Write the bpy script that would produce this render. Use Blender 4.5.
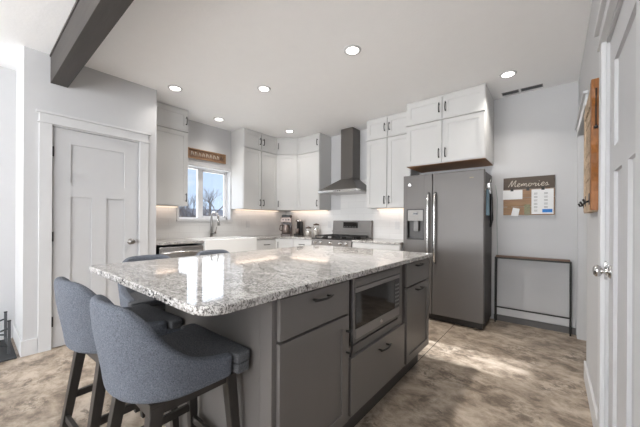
import bpy, bmesh, math, random
from mathutils import Vector, Matrix
random.seed(7)
S = bpy.context.scene
COL = S.collection
for o in list(bpy.data.objects): bpy.data.objects.remove(o)

# ------------------------------------------------------------------ camera
cam = bpy.data.cameras.new('camera'); co = bpy.data.objects.new('camera', cam); COL.objects.link(co)
YAW, ROLL, FPX, CAMZ = math.radians(39.221), math.radians(0.319), 286.852, 1.17
Fv = Vector((-math.sin(YAW), math.cos(YAW), 0)); Rv = Vector((math.cos(YAW), math.sin(YAW), 0)); Uv = Vector((0, 0, 1))
R2 = Rv*math.cos(ROLL)+Uv*math.sin(ROLL); U2 = Uv*math.cos(ROLL)-Rv*math.sin(ROLL)
M = Matrix((( R2.x, U2.x, -Fv.x, 0), (R2.y, U2.y, -Fv.y, 0), (R2.z, U2.z, -Fv.z, CAMZ), (0, 0, 0, 1)))
co.matrix_world = M
cam.sensor_width = 36; cam.lens = FPX/640*36; cam.shift_y = (221.61-213.5)/640
cam.clip_start = 0.02; cam.clip_end = 500
S.camera = co

# ------------------------------------------------------------------ world
W = bpy.data.worlds.new('sky'); S.world = W; W.use_nodes = True
wn = W.node_tree; wn.nodes.clear()
def wnode(t, **k):
    n = wn.nodes.new(t)
    for a, b in k.items(): setattr(n, a, b)
    return n
tc = wnode('ShaderNodeTexCoord'); mp = wnode('ShaderNodeMapping'); mp.inputs['Scale'].default_value = (1.6, 1.6, 6)
ns = wnode('ShaderNodeTexNoise'); ns.inputs['Scale'].default_value = 1.7; ns.inputs['Detail'].default_value = 6
cr = wnode('ShaderNodeValToRGB'); cr.color_ramp.elements[0].position = .55; cr.color_ramp.elements[1].position = .75
sx = wnode('ShaderNodeSeparateXYZ'); gr = wnode('ShaderNodeValToRGB')
gr.color_ramp.elements[0].position = 0.0; gr.color_ramp.elements[0].color = (.60, .74, .93, 1)
gr.color_ramp.elements[1].position = .6; gr.color_ramp.elements[1].color = (.19, .38, .80, 1)
mx = wnode('ShaderNodeMix', data_type='RGBA'); mx.inputs[7].default_value = (.93, .94, .97, 1)
bg = wnode('ShaderNodeBackground'); bg.inputs['Strength'].default_value = 1.0
wo = wnode('ShaderNodeOutputWorld'); L = wn.links.new
L(tc.outputs['Generated'], mp.inputs[0]); L(mp.outputs[0], ns.inputs['Vector']); L(ns.outputs['Fac'], cr.inputs[0])
L(tc.outputs['Generated'], sx.inputs[0]); L(sx.outputs['Z'], gr.inputs[0])
L(cr.outputs[0], mx.inputs[0]); L(gr.outputs[0], mx.inputs[6]); L(mx.outputs[2], bg.inputs[0]); L(bg.outputs[0], wo.inputs[0])

# ------------------------------------------------------------------ sun and daylight
def light(name, kind, loc, direction, energy, color=(1, 1, 1), **k):
    l = bpy.data.lights.new(name, kind); l.energy = energy; l.color = color
    for a, b in k.items(): setattr(l, a, b)
    o = bpy.data.objects.new(name, l); COL.objects.link(o); o.location = loc
    o.rotation_euler = Vector(direction).to_track_quat('-Z', 'Y').to_euler()
    return o
light('sun', 'SUN', (-10, 2, 6), (1, .06, -.47), 9, (.90, .95, 1), angle=math.radians(.8))
# daylight standing in windows behind the camera; the side-wall ones are added fill
light('daylight_fill', 'AREA', (-0.95, -6.48, 1.45), (0, 1, 1.5), 200, (.96, .98, 1), shape='RECTANGLE', size=1.8, size_y=1.6)
light('daylight_fill', 'AREA', (-3.15, -6.48, 1.45), (0, 1, 1.5), 200, (.96, .98, 1), shape='RECTANGLE', size=1.8, size_y=1.6)
light('daylight_fill', 'AREA', (-4.16, -2.9, 1.45), (1, .3, 1.4), 40, (.94, .97, 1), shape='RECTANGLE', size=1.6, size_y=1.4)  # added fill lamp in an invented left wall opening
light('daylight_fill', 'AREA', (.19, -2.6, 1.35), (-1, .25, 1.3), 98, (.96, .98, 1), shape='RECTANGLE', size=1.6, size_y=1.6)  # lifts the facing cabinets; lamp and its wall opening are made up
light('daylight_fill', 'AREA', (-4.40, 2.325, 1.60), (1, 0, .15), 6.5, (.92, .96, 1), shape='RECTANGLE', size=.95, size_y=.9)

S.view_settings.view_transform = 'Standard'; S.view_settings.look = 'None'
S.view_settings.gamma = 1.0; S.view_settings.use_curve_mapping = False
S.view_settings.exposure = 0.36

# ------------------------------------------------------------------ materials
def mat(name, color, rough=.5, metal=0, spec=.5, noise=0, nscale=10, bump=0, bscale=60, emit=None, estr=0, coat=0, stretch=(1, 1, 1)):
    m = bpy.data.materials.new(name); m.use_nodes = True; nt = m.node_tree; b = nt.nodes['Principled BSDF']
    b.inputs['Base Color'].default_value = (*color, 1); b.inputs['Roughness'].default_value = rough
    b.inputs['Metallic'].default_value = metal; b.inputs['Specular IOR Level'].default_value = spec
    b.inputs['Coat Weight'].default_value = coat
    if emit: b.inputs['Emission Color'].default_value = (*emit, 1); b.inputs['Emission Strength'].default_value = estr
    t = nt.nodes.new('ShaderNodeTexCoord'); mpp = nt.nodes.new('ShaderNodeMapping'); mpp.inputs['Scale'].default_value = stretch
    nt.links.new(t.outputs['Object'], mpp.inputs[0])
    n = nt.nodes.new('ShaderNodeTexNoise'); n.inputs['Scale'].default_value = nscale; n.inputs['Detail'].default_value = 5
    nt.links.new(mpp.outputs[0], n.inputs['Vector'])
    r = nt.nodes.new('ShaderNodeMix'); r.data_type = 'RGBA'
    v = max(noise, .015)
    r.inputs[6].default_value = (*[c*(1-v) for c in color], 1); r.inputs[7].default_value = (*[min(1, c*(1+v)) for c in color], 1)
    nt.links.new(n.outputs['Fac'], r.inputs[0]); nt.links.new(r.outputs[2], b.inputs['Base Color'])
    if bump:
        n2 = nt.nodes.new('ShaderNodeTexNoise'); n2.inputs['Scale'].default_value = bscale; n2.inputs['Detail'].default_value = 3
        nt.links.new(mpp.outputs[0], n2.inputs['Vector'])
        bp = nt.nodes.new('ShaderNodeBump'); bp.inputs['Strength'].default_value = bump; bp.inputs['Distance'].default_value = .01
        nt.links.new(n2.outputs['Fac'], bp.inputs['Height']); nt.links.new(bp.outputs[0], b.inputs['Normal'])
    return m
M_wall = mat('wall paint', (.56, .56, .567), .8, bump=.03, bscale=150)
M_ceil = mat('ceiling paint', (.93, .93, .93), .9, bump=.12, bscale=45)
M_trim = mat('white trim paint', (.62, .62, .625), .6)
M_cab = mat('white cabinet paint', (.62, .616, .607), .5)
M_doorp = mat('door paint', (.56, .56, .568), .6)
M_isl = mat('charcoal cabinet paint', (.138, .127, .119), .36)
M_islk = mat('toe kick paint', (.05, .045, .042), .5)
M_slate = mat('slate steel', (.128, .119, .113), .40, metal=.2, noise=.03, nscale=4, stretch=(1, 1, .05))
M_hood = mat('brushed hood steel', (.15, .138, .128), .33, metal=.5, noise=.05, nscale=60, stretch=(1, 1, .02))
M_steel = mat('bright steel', (.72, .71, .70), .25, metal=1)
M_chrome = mat('satin nickel', (.62, .61, .60), .18, metal=1)
M_nickel = mat('dark satin nickel', (.30, .29, .28), .28, metal=1)
M_range = mat('range steel', (.235, .222, .212), .36, metal=.45)
M_black = mat('black metal', (.02, .019, .018), .4, metal=.3)
M_blackg = mat('black glass', (.012, .011, .011), .06, spec=.6)
M_blackp = mat('black plastic', (.018, .017, .017), .35)
M_iron = mat('cast iron', (.016, .016, .016), .6)
M_wood_raw = mat('raw cabinet wood', (.38, .20, .10), .6, noise=.25, nscale=8, stretch=(1, 8, 8))
M_legwood = mat('dark stool wood', (.030, .026, .023), .42, noise=.2, nscale=20, stretch=(6, 6, 1))
M_sink = mat('fireclay white', (.82, .82, .81), .15)
M_fabric = mat('blue grey upholstery', (.140, .153, .180), .95, spec=.15, noise=.95, nscale=260, bump=.5, bscale=260)
M_seatf = mat('grey seat upholstery', (.105, .108, .115), .95, spec=.15, noise=.9, nscale=260, bump=.5, bscale=260)
M_darkbase = mat('grey base strip', (.125, .12, .118), .55)
M_rack = mat('grey powder coated metal', (.075, .078, .083), .5)
M_mat = mat('dark tray rubber', (.035, .037, .04), .7, noise=.2, nscale=60)
M_paper = mat('white paper', (.80, .80, .80), .7)
M_signdark = mat('dark stained sign board', (.085, .062, .045), .6, noise=.35, nscale=9, stretch=(1, 8, 8))
M_signwood = mat('brown pallet wood', (.30, .18, .10), .65, noise=.4, nscale=9, stretch=(1, 8, 8))
M_carved = mat('carved brown wood', (.20, .115, .068), .65, noise=.6, nscale=22)
M_letter = mat('cream lettering', (.62, .56, .48), .6)
M_honey = mat('honey varnished wood', (.27, .10, .022), .55, noise=.6, nscale=12, stretch=(8, 8, 1))
M_rustic = mat('weathered pale wood', (.48, .36, .25), .8, noise=.95, nscale=26, bump=.6, bscale=60, stretch=(1, 1, .5))
M_blue = mat('blue print', (.02, .20, .62), .6)
M_lblue = mat('pale blue print', (.30, .48, .60), .6)
M_ink = mat('grey ink', (.25, .25, .25), .7)
M_photo = mat('dark green photo print', (.13, .12, .03), .4, noise=1.0, nscale=90)
M_copper = mat('brown coffee plastic', (.06, .03, .022), .3)
M_coffeesteel = mat('coffee maker steel', (.26, .21, .19), .35, metal=.6)
M_grate = mat('under hood filter', (.55, .54, .53), .35, metal=.9)
M_lamp = mat('lamp disc', (.9, .9, .9), .5, emit=(1, .96, .9), estr=6)
M_strip = mat('warm cabinet strip lamp', (.9, .8, .7), .5, emit=(1, .78, .58), estr=.8)
M_bark = mat('bark', (.22, .18, .16), .9, noise=.3, nscale=6)
M_house = mat('tan siding', (.34, .29, .24), .8); M_roof = mat('grey roof', (.16, .15, .15), .8)
M_grass = mat('dormant grass ground', (.28, .25, .18), .95, noise=.3, nscale=.8)
M_bush = mat('dark winter brush', (.30, .26, .23), .95, noise=.5, nscale=3)
M_fence = mat('pale board fence', (.45, .41, .36), .8)
M_tableW = mat('walnut table top', (.17, .10, .065), .5, noise=.3, nscale=8, stretch=(1, 8, 8))
M_grout = mat('vinyl white', (.84, .84, .85), .3)

def glass(name, tint=(1, 1, 1), g=.06):
    m = bpy.data.materials.new(name); m.use_nodes = True; nt = m.node_tree; nt.nodes.clear()
    a = nt.nodes.new('ShaderNodeBsdfTransparent'); a.inputs[0].default_value = (*tint, 1)
    b = nt.nodes.new('ShaderNodeBsdfGlossy'); b.inputs['Roughness'].default_value = .02
    x = nt.nodes.new('ShaderNodeMixShader'); x.inputs[0].default_value = g
    o = nt.nodes.new('ShaderNodeOutputMaterial')
    nt.links.new(a.outputs[0], x.inputs[1]); nt.links.new(b.outputs[0], x.inputs[2]); nt.links.new(x.outputs[0], o.inputs[0])
    return m
M_glass = glass('window glass'); M_jar = glass('jar glass', (.93, .93, .92), .16)

def granite():
    m = bpy.data.materials.new('speckled granite'); m.use_nodes = True; nt = m.node_tree; b = nt.nodes['Principled BSDF']; l = nt.links.new
    t = nt.nodes.new('ShaderNodeTexCoord'); mp1 = nt.nodes.new('ShaderNodeMapping'); mp1.inputs['Rotation'].default_value = (0, 0, -.35); mp1.inputs['Scale'].default_value = (1, 2.1, 1.4)
    l(t.outputs['Object'], mp1.inputs[0])
    def noise(sc, det, ro, vec=None):
        n = nt.nodes.new('ShaderNodeTexNoise'); n.inputs['Scale'].default_value = sc; n.inputs['Detail'].default_value = det; n.inputs['Roughness'].default_value = ro
        l(vec or mp1.outputs[0], n.inputs['Vector']); return n
    def ramp(n, p0, p1, c0=(0, 0, 0, 1), c1=(1, 1, 1, 1)):
        r = nt.nodes.new('ShaderNodeValToRGB'); r.color_ramp.elements[0].position = p0; r.color_ramp.elements[1].position = p1
        r.color_ramp.elements[0].color = c0; r.color_ramp.elements[1].color = c1; l(n.outputs['Fac'], r.inputs[0]); return r
    def mix(f, a, c):
        x = nt.nodes.new('ShaderNodeMix'); x.data_type = 'RGBA'; l(f, x.inputs[0])
        for i, v in ((6, a), (7, c)):
            if isinstance(v, tuple): x.inputs[i].default_value = v
            else: l(v, x.inputs[i])
        return x.outputs[2]
    base = ramp(noise(13, 8, .7), .36, .62, (.38, .365, .348, 1), (.68, .66, .635, 1))
    grey = ramp(noise(60, 6, .75), .50, .60)
    c = mix(grey.outputs[0], base.outputs[0], (.20, .188, .176, 1))
    patch = ramp(noise(7, 3, .6), .38, .56)
    spk = ramp(noise(70, 3, .65), .53, .57)
    mm = nt.nodes.new('ShaderNodeMath'); mm.operation = 'MULTIPLY'; l(patch.outputs[0], mm.inputs[0]); l(spk.outputs[0], mm.inputs[1])
    c = mix(mm.outputs[0], c, (.045, .038, .036, 1))
    sp2 = ramp(noise(120, 2, .5, t.outputs['Object']), .61, .64)
    c = mix(sp2.outputs[0], c, (.08, .07, .065, 1))
    wh = ramp(noise(60, 4, .6, t.outputs['Object']), .60, .66)
    c = mix(wh.outputs[0], c, (.70, .68, .655, 1))
    l(c, b.inputs['Base Color']); b.inputs['Roughness'].default_value = .06; b.inputs['Specular IOR Level'].default_value = .55
    return m
M_gran = granite()

def floor_mat():
    m = bpy.data.materials.new('stained concrete'); m.use_nodes = True; nt = m.node_tree; b = nt.nodes['Principled BSDF']; l = nt.links.new
    t = nt.nodes.new('ShaderNodeTexCoord')
    mp1 = nt.nodes.new('ShaderNodeMapping'); mp1.inputs['Rotation'].default_value = (0, 0, .5); mp1.inputs['Scale'].default_value = (1, 1.35, 1); l(t.outputs['Object'], mp1.inputs[0])
    def noise(sc, det, ro, dist=0):
        n = nt.nodes.new('ShaderNodeTexNoise'); n.inputs['Scale'].default_value = sc; n.inputs['Detail'].default_value = det; n.inputs['Roughness'].default_value = ro
        n.inputs['Distortion'].default_value = dist; l(mp1.outputs[0], n.inputs['Vector']); return n
    r = nt.nodes.new('ShaderNodeValToRGB'); l(noise(5.0, 10, .7, .3).outputs['Fac'], r.inputs[0])
    e = r.color_ramp.elements; e[0].position = .38; e[0].color = (.175, .135, .102, 1); e[1].position = .62; e[1].color = (.52, .44, .36, 1)
    x = r.color_ramp.elements.new(.5); x.color = (.37, .30, .232, 1)
    r2 = nt.nodes.new('ShaderNodeValToRGB'); l(noise(13, 12, .78, .6).outputs['Fac'], r2.inputs[0])
    r2.color_ramp.elements[0].position = .48; r2.color_ramp.elements[1].position = .56
    r3 = nt.nodes.new('ShaderNodeValToRGB'); l(noise(2.6, 4, .6, .4).outputs['Fac'], r3.inputs[0])
    r3.color_ramp.elements[0].position = .47; r3.color_ramp.elements[1].position = .60
    mix = nt.nodes.new('ShaderNodeMix'); mix.data_type = 'RGBA'; mf = nt.nodes.new('ShaderNodeMath'); mf.operation = 'MULTIPLY'; mg = nt.nodes.new('ShaderNodeMath'); mg.operation = 'MULTIPLY'; mg.inputs[1].default_value = .8
    l(r2.outputs[0], mf.inputs[0]); l(r3.outputs[0], mf.inputs[1]); l(mf.outputs[0], mg.inputs[0]); l(mg.outputs[0], mix.inputs[0]); l(r.outputs[0], mix.inputs[6]); mix.inputs[7].default_value = (.115, .086, .063, 1)
    l(mix.outputs[2], b.inputs['Base Color'])
    rr = nt.nodes.new('ShaderNodeMapRange'); rr.inputs[3].default_value = .28; rr.inputs[4].default_value = .5
    l(noise(5, 5, .6).outputs['Fac'], rr.inputs[0]); l(rr.outputs[0], b.inputs['Roughness'])
    b.inputs['Specular IOR Level'].default_value = .45
    return m
M_floor = floor_mat()

def tile_mat():
    m = bpy.data.materials.new('white tile'); m.use_nodes = True; nt = m.node_tree; b = nt.nodes['Principled BSDF']; l = nt.links.new
    t = nt.nodes.new('ShaderNodeTexCoord'); s = nt.nodes.new('ShaderNodeSeparateXYZ'); l(t.outputs['Object'], s.inputs[0])
    a = nt.nodes.new('ShaderNodeMath'); l(s.outputs['X'], a.inputs[0]); l(s.outputs['Y'], a.inputs[1])
    c = nt.nodes.new('ShaderNodeCombineXYZ'); l(a.outputs[0], c.inputs[0]); l(s.outputs['Z'], c.inputs[1])
    br = nt.nodes.new('ShaderNodeTexBrick'); br.inputs['Scale'].default_value = 1; br.inputs['Mortar Size'].default_value = .0022
    br.inputs['Brick Width'].default_value = .30; br.inputs['Row Height'].default_value = .10
    br.inputs['Color1'].default_value = (.76, .755, .745, 1); br.inputs['Color2'].default_value = (.72, .715, .705, 1); br.inputs['Mortar'].default_value = (.66, .65, .64, 1)
    l(c.outputs[0], br.inputs['Vector']); l(br.outputs['Color'], b.inputs['Base Color']); b.inputs['Roughness'].default_value = .12
    n = nt.nodes.new('ShaderNodeTexNoise'); n.inputs['Scale'].default_value = 9; l(t.outputs['Object'], n.inputs['Vector'])
    bp = nt.nodes.new('ShaderNodeBump'); bp.inputs['Strength'].default_value = .25; bp.inputs['Distance'].default_value = .01; l(n.outputs['Fac'], bp.inputs['Height']); l(bp.outputs[0], b.inputs['Normal'])
    return m
M_tile = tile_mat()
M_beam = mat('dark stained beam', (.046, .040, .036), .6, noise=.35, nscale=5, bump=.25, bscale=12, stretch=(.35, 3, 3))

# ------------------------------------------------------------------ mesh helpers
class MB:
    def __init__(s): s.v = []; s.f = []; s.sm = []
    def add(s, vs, fs, smooth=False):
        n = len(s.v); s.v += [tuple(v) for v in vs]; s.f += [tuple(i+n for i in f) for f in fs]; s.sm += [smooth]*len(fs); return s
    def box(s, x0, y0, z0, x1, y1, z1):
        x0, x1 = sorted((x0, x1)); y0, y1 = sorted((y0, y1)); z0, z1 = sorted((z0, z1))
        return s.add([(x0,y0,z0),(x1,y0,z0),(x1,y1,z0),(x0,y1,z0),(x0,y0,z1),(x1,y0,z1),(x1,y1,z1),(x0,y1,z1)],
                     [(0,3,2,1),(4,5,6,7),(0,1,5,4),(1,2,6,5),(2,3,7,6),(3,0,4,7)])
    def hexa(s, b, t):   # 4 bottom points ccw, 4 top points ccw
        return s.add(list(b)+list(t), [(0,3,2,1),(4,5,6,7),(0,1,5,4),(1,2,6,5),(2,3,7,6),(3,0,4,7)])
    def prism(s, pts, z0, z1):
        n = len(pts); return s.add([(x, y, z0) for x, y in pts]+[(x, y, z1) for x, y in pts],
            [tuple(range(n-1, -1, -1)), tuple(range(n, 2*n))]+[(i, (i+1) % n, n+(i+1) % n, n+i) for i in range(n)])
    def tube(s, pts, r, n=10, smooth=True):
        pts = [Vector(p) for p in pts]; rs = r if isinstance(r, (list, tuple)) else [r]*len(pts); rings = []
        up = None
        for i, p in enumerate(pts):
            d = (pts[min(i+1, len(pts)-1)]-pts[max(i-1, 0)]).normalized()
            if up is None: up = Vector((0, 0, 1)) if abs(d.z) < .9 else Vector((1, 0, 0))
            a = d.cross(up).normalized(); up = a.cross(d).normalized()
            rings.append([p+a*math.cos(2*math.pi*k/n)*rs[i]+up*math.sin(2*math.pi*k/n)*rs[i] for k in range(n)])
        vs = [v for q in rings for v in q]; fs = []
        for i in range(len(pts)-1):
            for k in range(n): fs.append((i*n+k, i*n+(k+1) % n, (i+1)*n+(k+1) % n, (i+1)*n+k))
        s.add(vs, fs, smooth); m = len(s.v)-len(vs)
        s.f += [tuple(m+k for k in range(n-1, -1, -1)), tuple(m+(len(pts)-1)*n+k for k in range(n))]; s.sm += [False]*2
        return s
    def lathe(s, c, axis, prof, n=24):   # prof = [(distance along axis, radius)]
        c = Vector(c); d = Vector(axis).normalized(); a = d.orthogonal().normalized(); b = d.cross(a)
        vs = [c+d*h+(a*math.cos(2*math.pi*k/n)+b*math.sin(2*math.pi*k/n))*max(r, 1e-4) for h, r in prof for k in range(n)]
        fs = [(i*n+k, i*n+(k+1) % n, (i+1)*n+(k+1) % n, (i+1)*n+k) for i in range(len(prof)-1) for k in range(n)]
        s.add(vs, fs, True); m = len(s.v)-len(vs)
        s.f += [tuple(m+k for k in range(n-1, -1, -1)), tuple(m+(len(prof)-1)*n+k for k in range(n))]; s.sm += [False]*2
        return s
    def build(s, name, m, parent=None, bevel=0, seg=2, origin=None, sub=0):
        if parent is None:
            if origin is None:
                xs, ys, zs = zip(*s.v); origin = ((min(xs)+max(xs))/2, (min(ys)+max(ys))/2, min(zs))
            off = Vector(origin)
        else:
            r = parent
            while r.parent: r = r.parent
            off = Vector(r.location)
        me = bpy.data.meshes.new(name); me.from_pydata([Vector(v)-off for v in s.v], [], s.f)
        for p, q in zip(me.polygons, s.sm): p.use_smooth = q
        bm = bmesh.new(); bm.from_mesh(me); bmesh.ops.recalc_face_normals(bm, faces=bm.faces); bm.to_mesh(me); bm.free()
        me.materials.append(m); o = bpy.data.objects.new(name, me); COL.objects.link(o)
        if parent is None: o.location = off
        else: o.parent = parent
        if bevel:
            b = o.modifiers.new('bevel', 'BEVEL'); b.width = bevel; b.segments = seg; b.limit_method = 'ANGLE'; b.angle_limit = math.radians(40); b.harden_normals = False
        if sub:
            q = o.modifiers.new('sub', 'SUBSURF'); q.levels = sub; q.render_levels = sub
        return o
def thing(name, label, cat, loc, group=None):
    o = bpy.data.objects.new(name, None); COL.objects.link(o); o.location = loc; o.empty_display_size = .1
    o['label'] = label; o['category'] = cat
    if group: o['group'] = group
    return o
def tag(o, label, cat, group=None):
    o['label'] = label; o['category'] = cat
    if group: o['group'] = group
    return o
def struct(o): o['kind'] = 'structure'; return o
class FR:   # a plane frame: u along the width, v up, w outward
    def __init__(s, o, u, w): s.o = Vector(o); s.u = Vector(u).normalized(); s.w = Vector(w).normalized()
    def p(s, u, v, w=0): return s.o+s.u*u+Vector((0, 0, v))+s.w*w
def fbox(mb, fr, u0, v0, w0, u1, v1, w1):
    b = [fr.p(u0, v0, w0), fr.p(u1, v0, w0), fr.p(u1, v0, w1), fr.p(u0, v0, w1)]
    t = [fr.p(u0, v1, w0), fr.p(u1, v1, w0), fr.p(u1, v1, w1), fr.p(u0, v1, w1)]
    return mb.hexa(b, t)
def shaker(fr, u0, v0, u1, v1, m, parent, name='door', st=.055, th=.019, rec=.008):
    b = MB()
    fbox(b, fr, u0, v0, 0, u0+st, v1, th); fbox(b, fr, u1-st, v0, 0, u1, v1, th)
    fbox(b, fr, u0+st, v0, 0, u1-st, v0+st, th); fbox(b, fr, u0+st, v1-st, 0, u1-st, v1, th)
    fbox(b, fr, u0+st, v0+st, 0, u1-st, v1-st, th-rec)
    return b.build(name, m, parent)
def slab(fr, u0, v0, u1, v1, m, parent, name='drawer', th=.019):
    return fbox(MB(), fr, u0, v0, 0, u1, v1, th).build(name, m, parent, bevel=.002)
def pull(fr, u, v, parent, ln=.12, horiz=True, w0=.019, r=.0055, m=None, arch=True):
    b = MB(); h = ln/2; du = (1, 0) if horiz else (0, 1)
    P = lambda t, w: fr.p(u+du[0]*t, v+du[1]*t, w0+w)
    b.tube([P(-h, .022), P(-h*.6, .030), P(0, .034), P(h*.6, .030), P(h, .022)], r, 8)
    for q in (-.78, .78): b.tube([P(q*h, -.002), P(q*h, .027)], r*.95, 8)
    return b.build('handle', m or M_black, parent)

def rounded(x0, y0, x1, y1, r, n=8):
    out = []
    for cx_, cy_, a0, rr in ((x1-r[0], y0+r[0], -90, r[0]), (x1-r[1], y1-r[1], 0, r[1]), (x0+r[2], y1-r[2], 90, r[2]), (x0+r[3], y0+r[3], 180, r[3])):
        for k in range(n+1):
            a = math.radians(a0+90*k/n); out.append((cx_+rr*math.cos(a), cy_+rr*math.sin(a)))
    return out
# ------------------------------------------------------------------ the room shell
ZC = 2.66; XL = -4.17; YB = 4.03; XR = .192; XP = -3.524; YS = -6.5
struct(MB().box(XL-.15, YS-.15, -.12, 1.6, YB+.15, 0).build('floor', M_floor, origin=(0, 0, 0)))
struct(MB().box(-.8835, -6.4, 0, -.8795, YB-.01, .0012).build('trim_1', mat('score line', (.03, .025, .02), .8)))
struct(MB().box(XL-.15, YS-.15, ZC, 1.6, YB+.15, ZC+.15).build('ceiling', M_ceil, origin=(0, 0, ZC)))
struct(MB().box(XL-.15, YB, 0, 1.6, YB+.15, ZC).build('wall_back', M_wall))
WY0, WY1, WZ0, WZ1 = 1.895, 2.755, 1.19, 2.00
b = MB()
b.box(XL-.15, YS, 0, XL, -3.7, ZC); b.box(XL-.15, -2.1, 0, XL, WY0, ZC); b.box(XL-.15, -3.7, 0, XL, -2.1, .75); b.box(XL-.15, -3.7, 2.15, XL, -2.1, ZC); b.box(XL-.15, WY1, 0, XL, YB, ZC)  # opening behind the camera cut to hold the added fill lamp
b.box(XL-.15, WY0, 0, XL, WY1, WZ0); b.box(XL-.15, WY0, WZ1, XL, WY1, ZC)
b.box(XL, YB-.02, 0, XL+.001, YB, .001)
struct(b.build('wall_left', M_wall))
b = MB(); b.box(XL-.15, YS-.15, 0, 1.6, YS, .7); b.box(XL-.15, YS-.15, 2.25, 1.6, YS, ZC)
for x0, x1 in ((XL-.15, -4.05), (-2.25, -1.85), (-.05, 1.6)): b.box(x0, YS-.15, .7, x1, YS, 2.25)
struct(b.build('wall_front', M_wall))
# pantry block with its door opening
PY0, PY1 = .296, 1.355; DY0, DY1, DZ = .484, 1.172, 2.02
b = MB(); t = .1
b.box(XP-t, PY0, 0, XP, DY0-.004, ZC); b.box(XP-t, DY1+.004, 0, XP, PY1, ZC); b.box(XP-t, DY0-.004, DZ+.004, XP, DY1+.004, ZC)
b.box(XL, PY0, 0, XP-t, PY0+t, ZC); b.box(XL, PY1-t, 0, XP-t, PY1, ZC)
struct(b.build('wall_pantry', M_wall))
# right wall with a closed door and an opening beyond
RDY0, RDY1 = 1.18, 1.93
b = MB(); b.box(XR, YS, 0, XR+.12, -3.4, ZC); b.box(XR, -1.8, 0, XR+.12, RDY0-.004, ZC); b.box(XR, -3.4, 0, XR+.12, -1.8, .55); b.box(XR, -3.4, 2.15, XR+.12, -1.8, ZC); b.box(XR, RDY0-.004, 2.034, XR+.12, RDY1+.004, ZC); b.box(XR, RDY1+.004, 0, XR+.12, 2.94, ZC)  # unseen opening behind the camera, added around the side fill lamp
b.box(XR, 2.94, 2.05, XR+.12, 3.90, ZC); b.box(XR, 3.90, 0, XR+.12, YB, ZC)
struct(b.build('wall_right', M_wall))
struct(MB().box(1.45, .8, 0, 1.6, YB, ZC).box(XR+.12, .65, 0, 1.6, .8, ZC).build('wall_hall', M_wall))
# door slabs: craftsman three panel
def panel_door(name, fr, w, h, knob_u, km):
    st = .125; rails = (0, .20), (h-.63, h-.515), (h-.135, h); mid = w/2
    d = MB()
    fbox(d, fr, 0, .006, -.035, st, h, 0); fbox(d, fr, w-st, .006, -.035, w, h, 0)
    fbox(d, fr, st, .006, -.035, w-st, .22, 0); fbox(d, fr, st, h-.63, -.035, w-st, h-.52, 0); fbox(d, fr, st, h-.135, -.035, w-st, h, 0)
    fbox(d, fr, mid-.06, .22, -.035, mid+.06, h-.63, 0)
    fbox(d, fr, st, .22, -.035, mid-.06, h-.63, -.013); fbox(d, fr, mid+.06, .22, -.035, w-st, h-.63, -.013); fbox(d, fr, st, h-.52, -.035, w-st, h-.135, -.013)
    o = struct(d.build(name, M_doorp))
    k = MB(); c = fr.p(knob_u, .945, 0)
    k.lathe(c, fr.w, [(0, .032), (.004, .032), (.008, .026), (.010, .012), (.028, .011), (.033, .022), (.042, .028), (.052, .027), (.059, .018), (.061, .004)], 24)
    me = k; oo = me.build('door_knob', km, None); mw = oo.location.copy(); oo.parent = o; oo.location = mw-o.location
    return o
fP = FR((XP-.012, DY0, 0), (0, 1, 0), (1, 0, 0)); door1 = panel_door('door_1', fP, DY1-DY0, DZ, DY1-DY0-.066, M_nickel)
fR = FR((XR+.012, RDY1, 0), (0, -1, 0), (-1, 0, 0)); door2 = panel_door('door_2', fR, RDY1-RDY0, 2.03, .05, M_chrome)
def child_mesh(mb, name, m, parent, bevel=0):
    o = mb.build(name, m, None, bevel=bevel); w = o.location.copy(); o.parent = parent; o.location = w-parent.location; return o
for z in (.246, 1.02, 1.795): child_mesh(MB().box(XP-.011, DY0-.010, z-.045, XP+.006, DY0+.004, z+.045), 'hinge', M_black, door1)
child_mesh(MB().box(XR-.004, RDY1+.001, .90, XR+.006, RDY1+.018, .99), 'strike_plate', M_chrome, door2)
def casing(name, fr, w, h, cw=.095, th=.018, head=.115, ov=.02):
    b = MB(); fbox(b, fr, -cw, 0, 0, -.008, h+.01, th); fbox(b, fr, w+.008, 0, 0, w+cw, h+.01, th)
    fbox(b, fr, -cw-.01, h+.01, 0, w+cw+.01, h+.02, th+.008)
    fbox(b, fr, -cw, h+.02, 0, w+cw, h+head-.02, th+.002); fbox(b, fr, -cw-ov, h+head-.02, 0, w+cw+ov, h+head, th+.02)
    return struct(b.build(name, M_trim, bevel=.002, seg=1))
casing('trim_2', FR((XP, DY0, 0), (0, 1, 0), (1, 0, 0)), DY1-DY0, DZ+.005)
casing('trim_3', FR((XR, RDY1, 0), (0, -1, 0), (-1, 0, 0)), RDY1-RDY0, 2.035)
# jamb and head of the opening past the right wall
b = MB(); b.box(XR-.016, 2.90, 2.05, XR, 3.94, 2.13); b.box(XR-.03, 2.88, 2.13, XR, 3.96, 2.15); b.box(XR-.008, 3.89, 0, XR, 3.97, 2.05); b.box(XR, 3.885, 0, XR+.12, 3.90, 2.05)
struct(b.build('trim_4', M_trim, bevel=.002, seg=1))
# baseboards
struct(MB().box(XP, PY0, 0, XP+.014, DY0-.097, .135).box(XP, DY1+.097, 0, XP+.014, PY1, .135).box(XL, PY0-.014, 0, XP+.014, PY0, .135).build('baseboard_pantry', M_trim, bevel=.003))
struct(MB().box(XL, YS, 0, XL+.014, PY0-.016, .135).build('baseboard_left', M_trim, bevel=.003))
struct(MB().box(XR-.014, 2.03, 0, XR, 2.94, .135).build('baseboard_right', M_trim, bevel=.003))
struct(MB().box(-.56, YB-.012, .07, XR-.012, YB, .165).build('baseboard_back', M_trim, bevel=.003))
struct(MB().box(-.56, YB-.018, 0, XR-.012, YB, .068).build('trim_5', M_darkbase))
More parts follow.
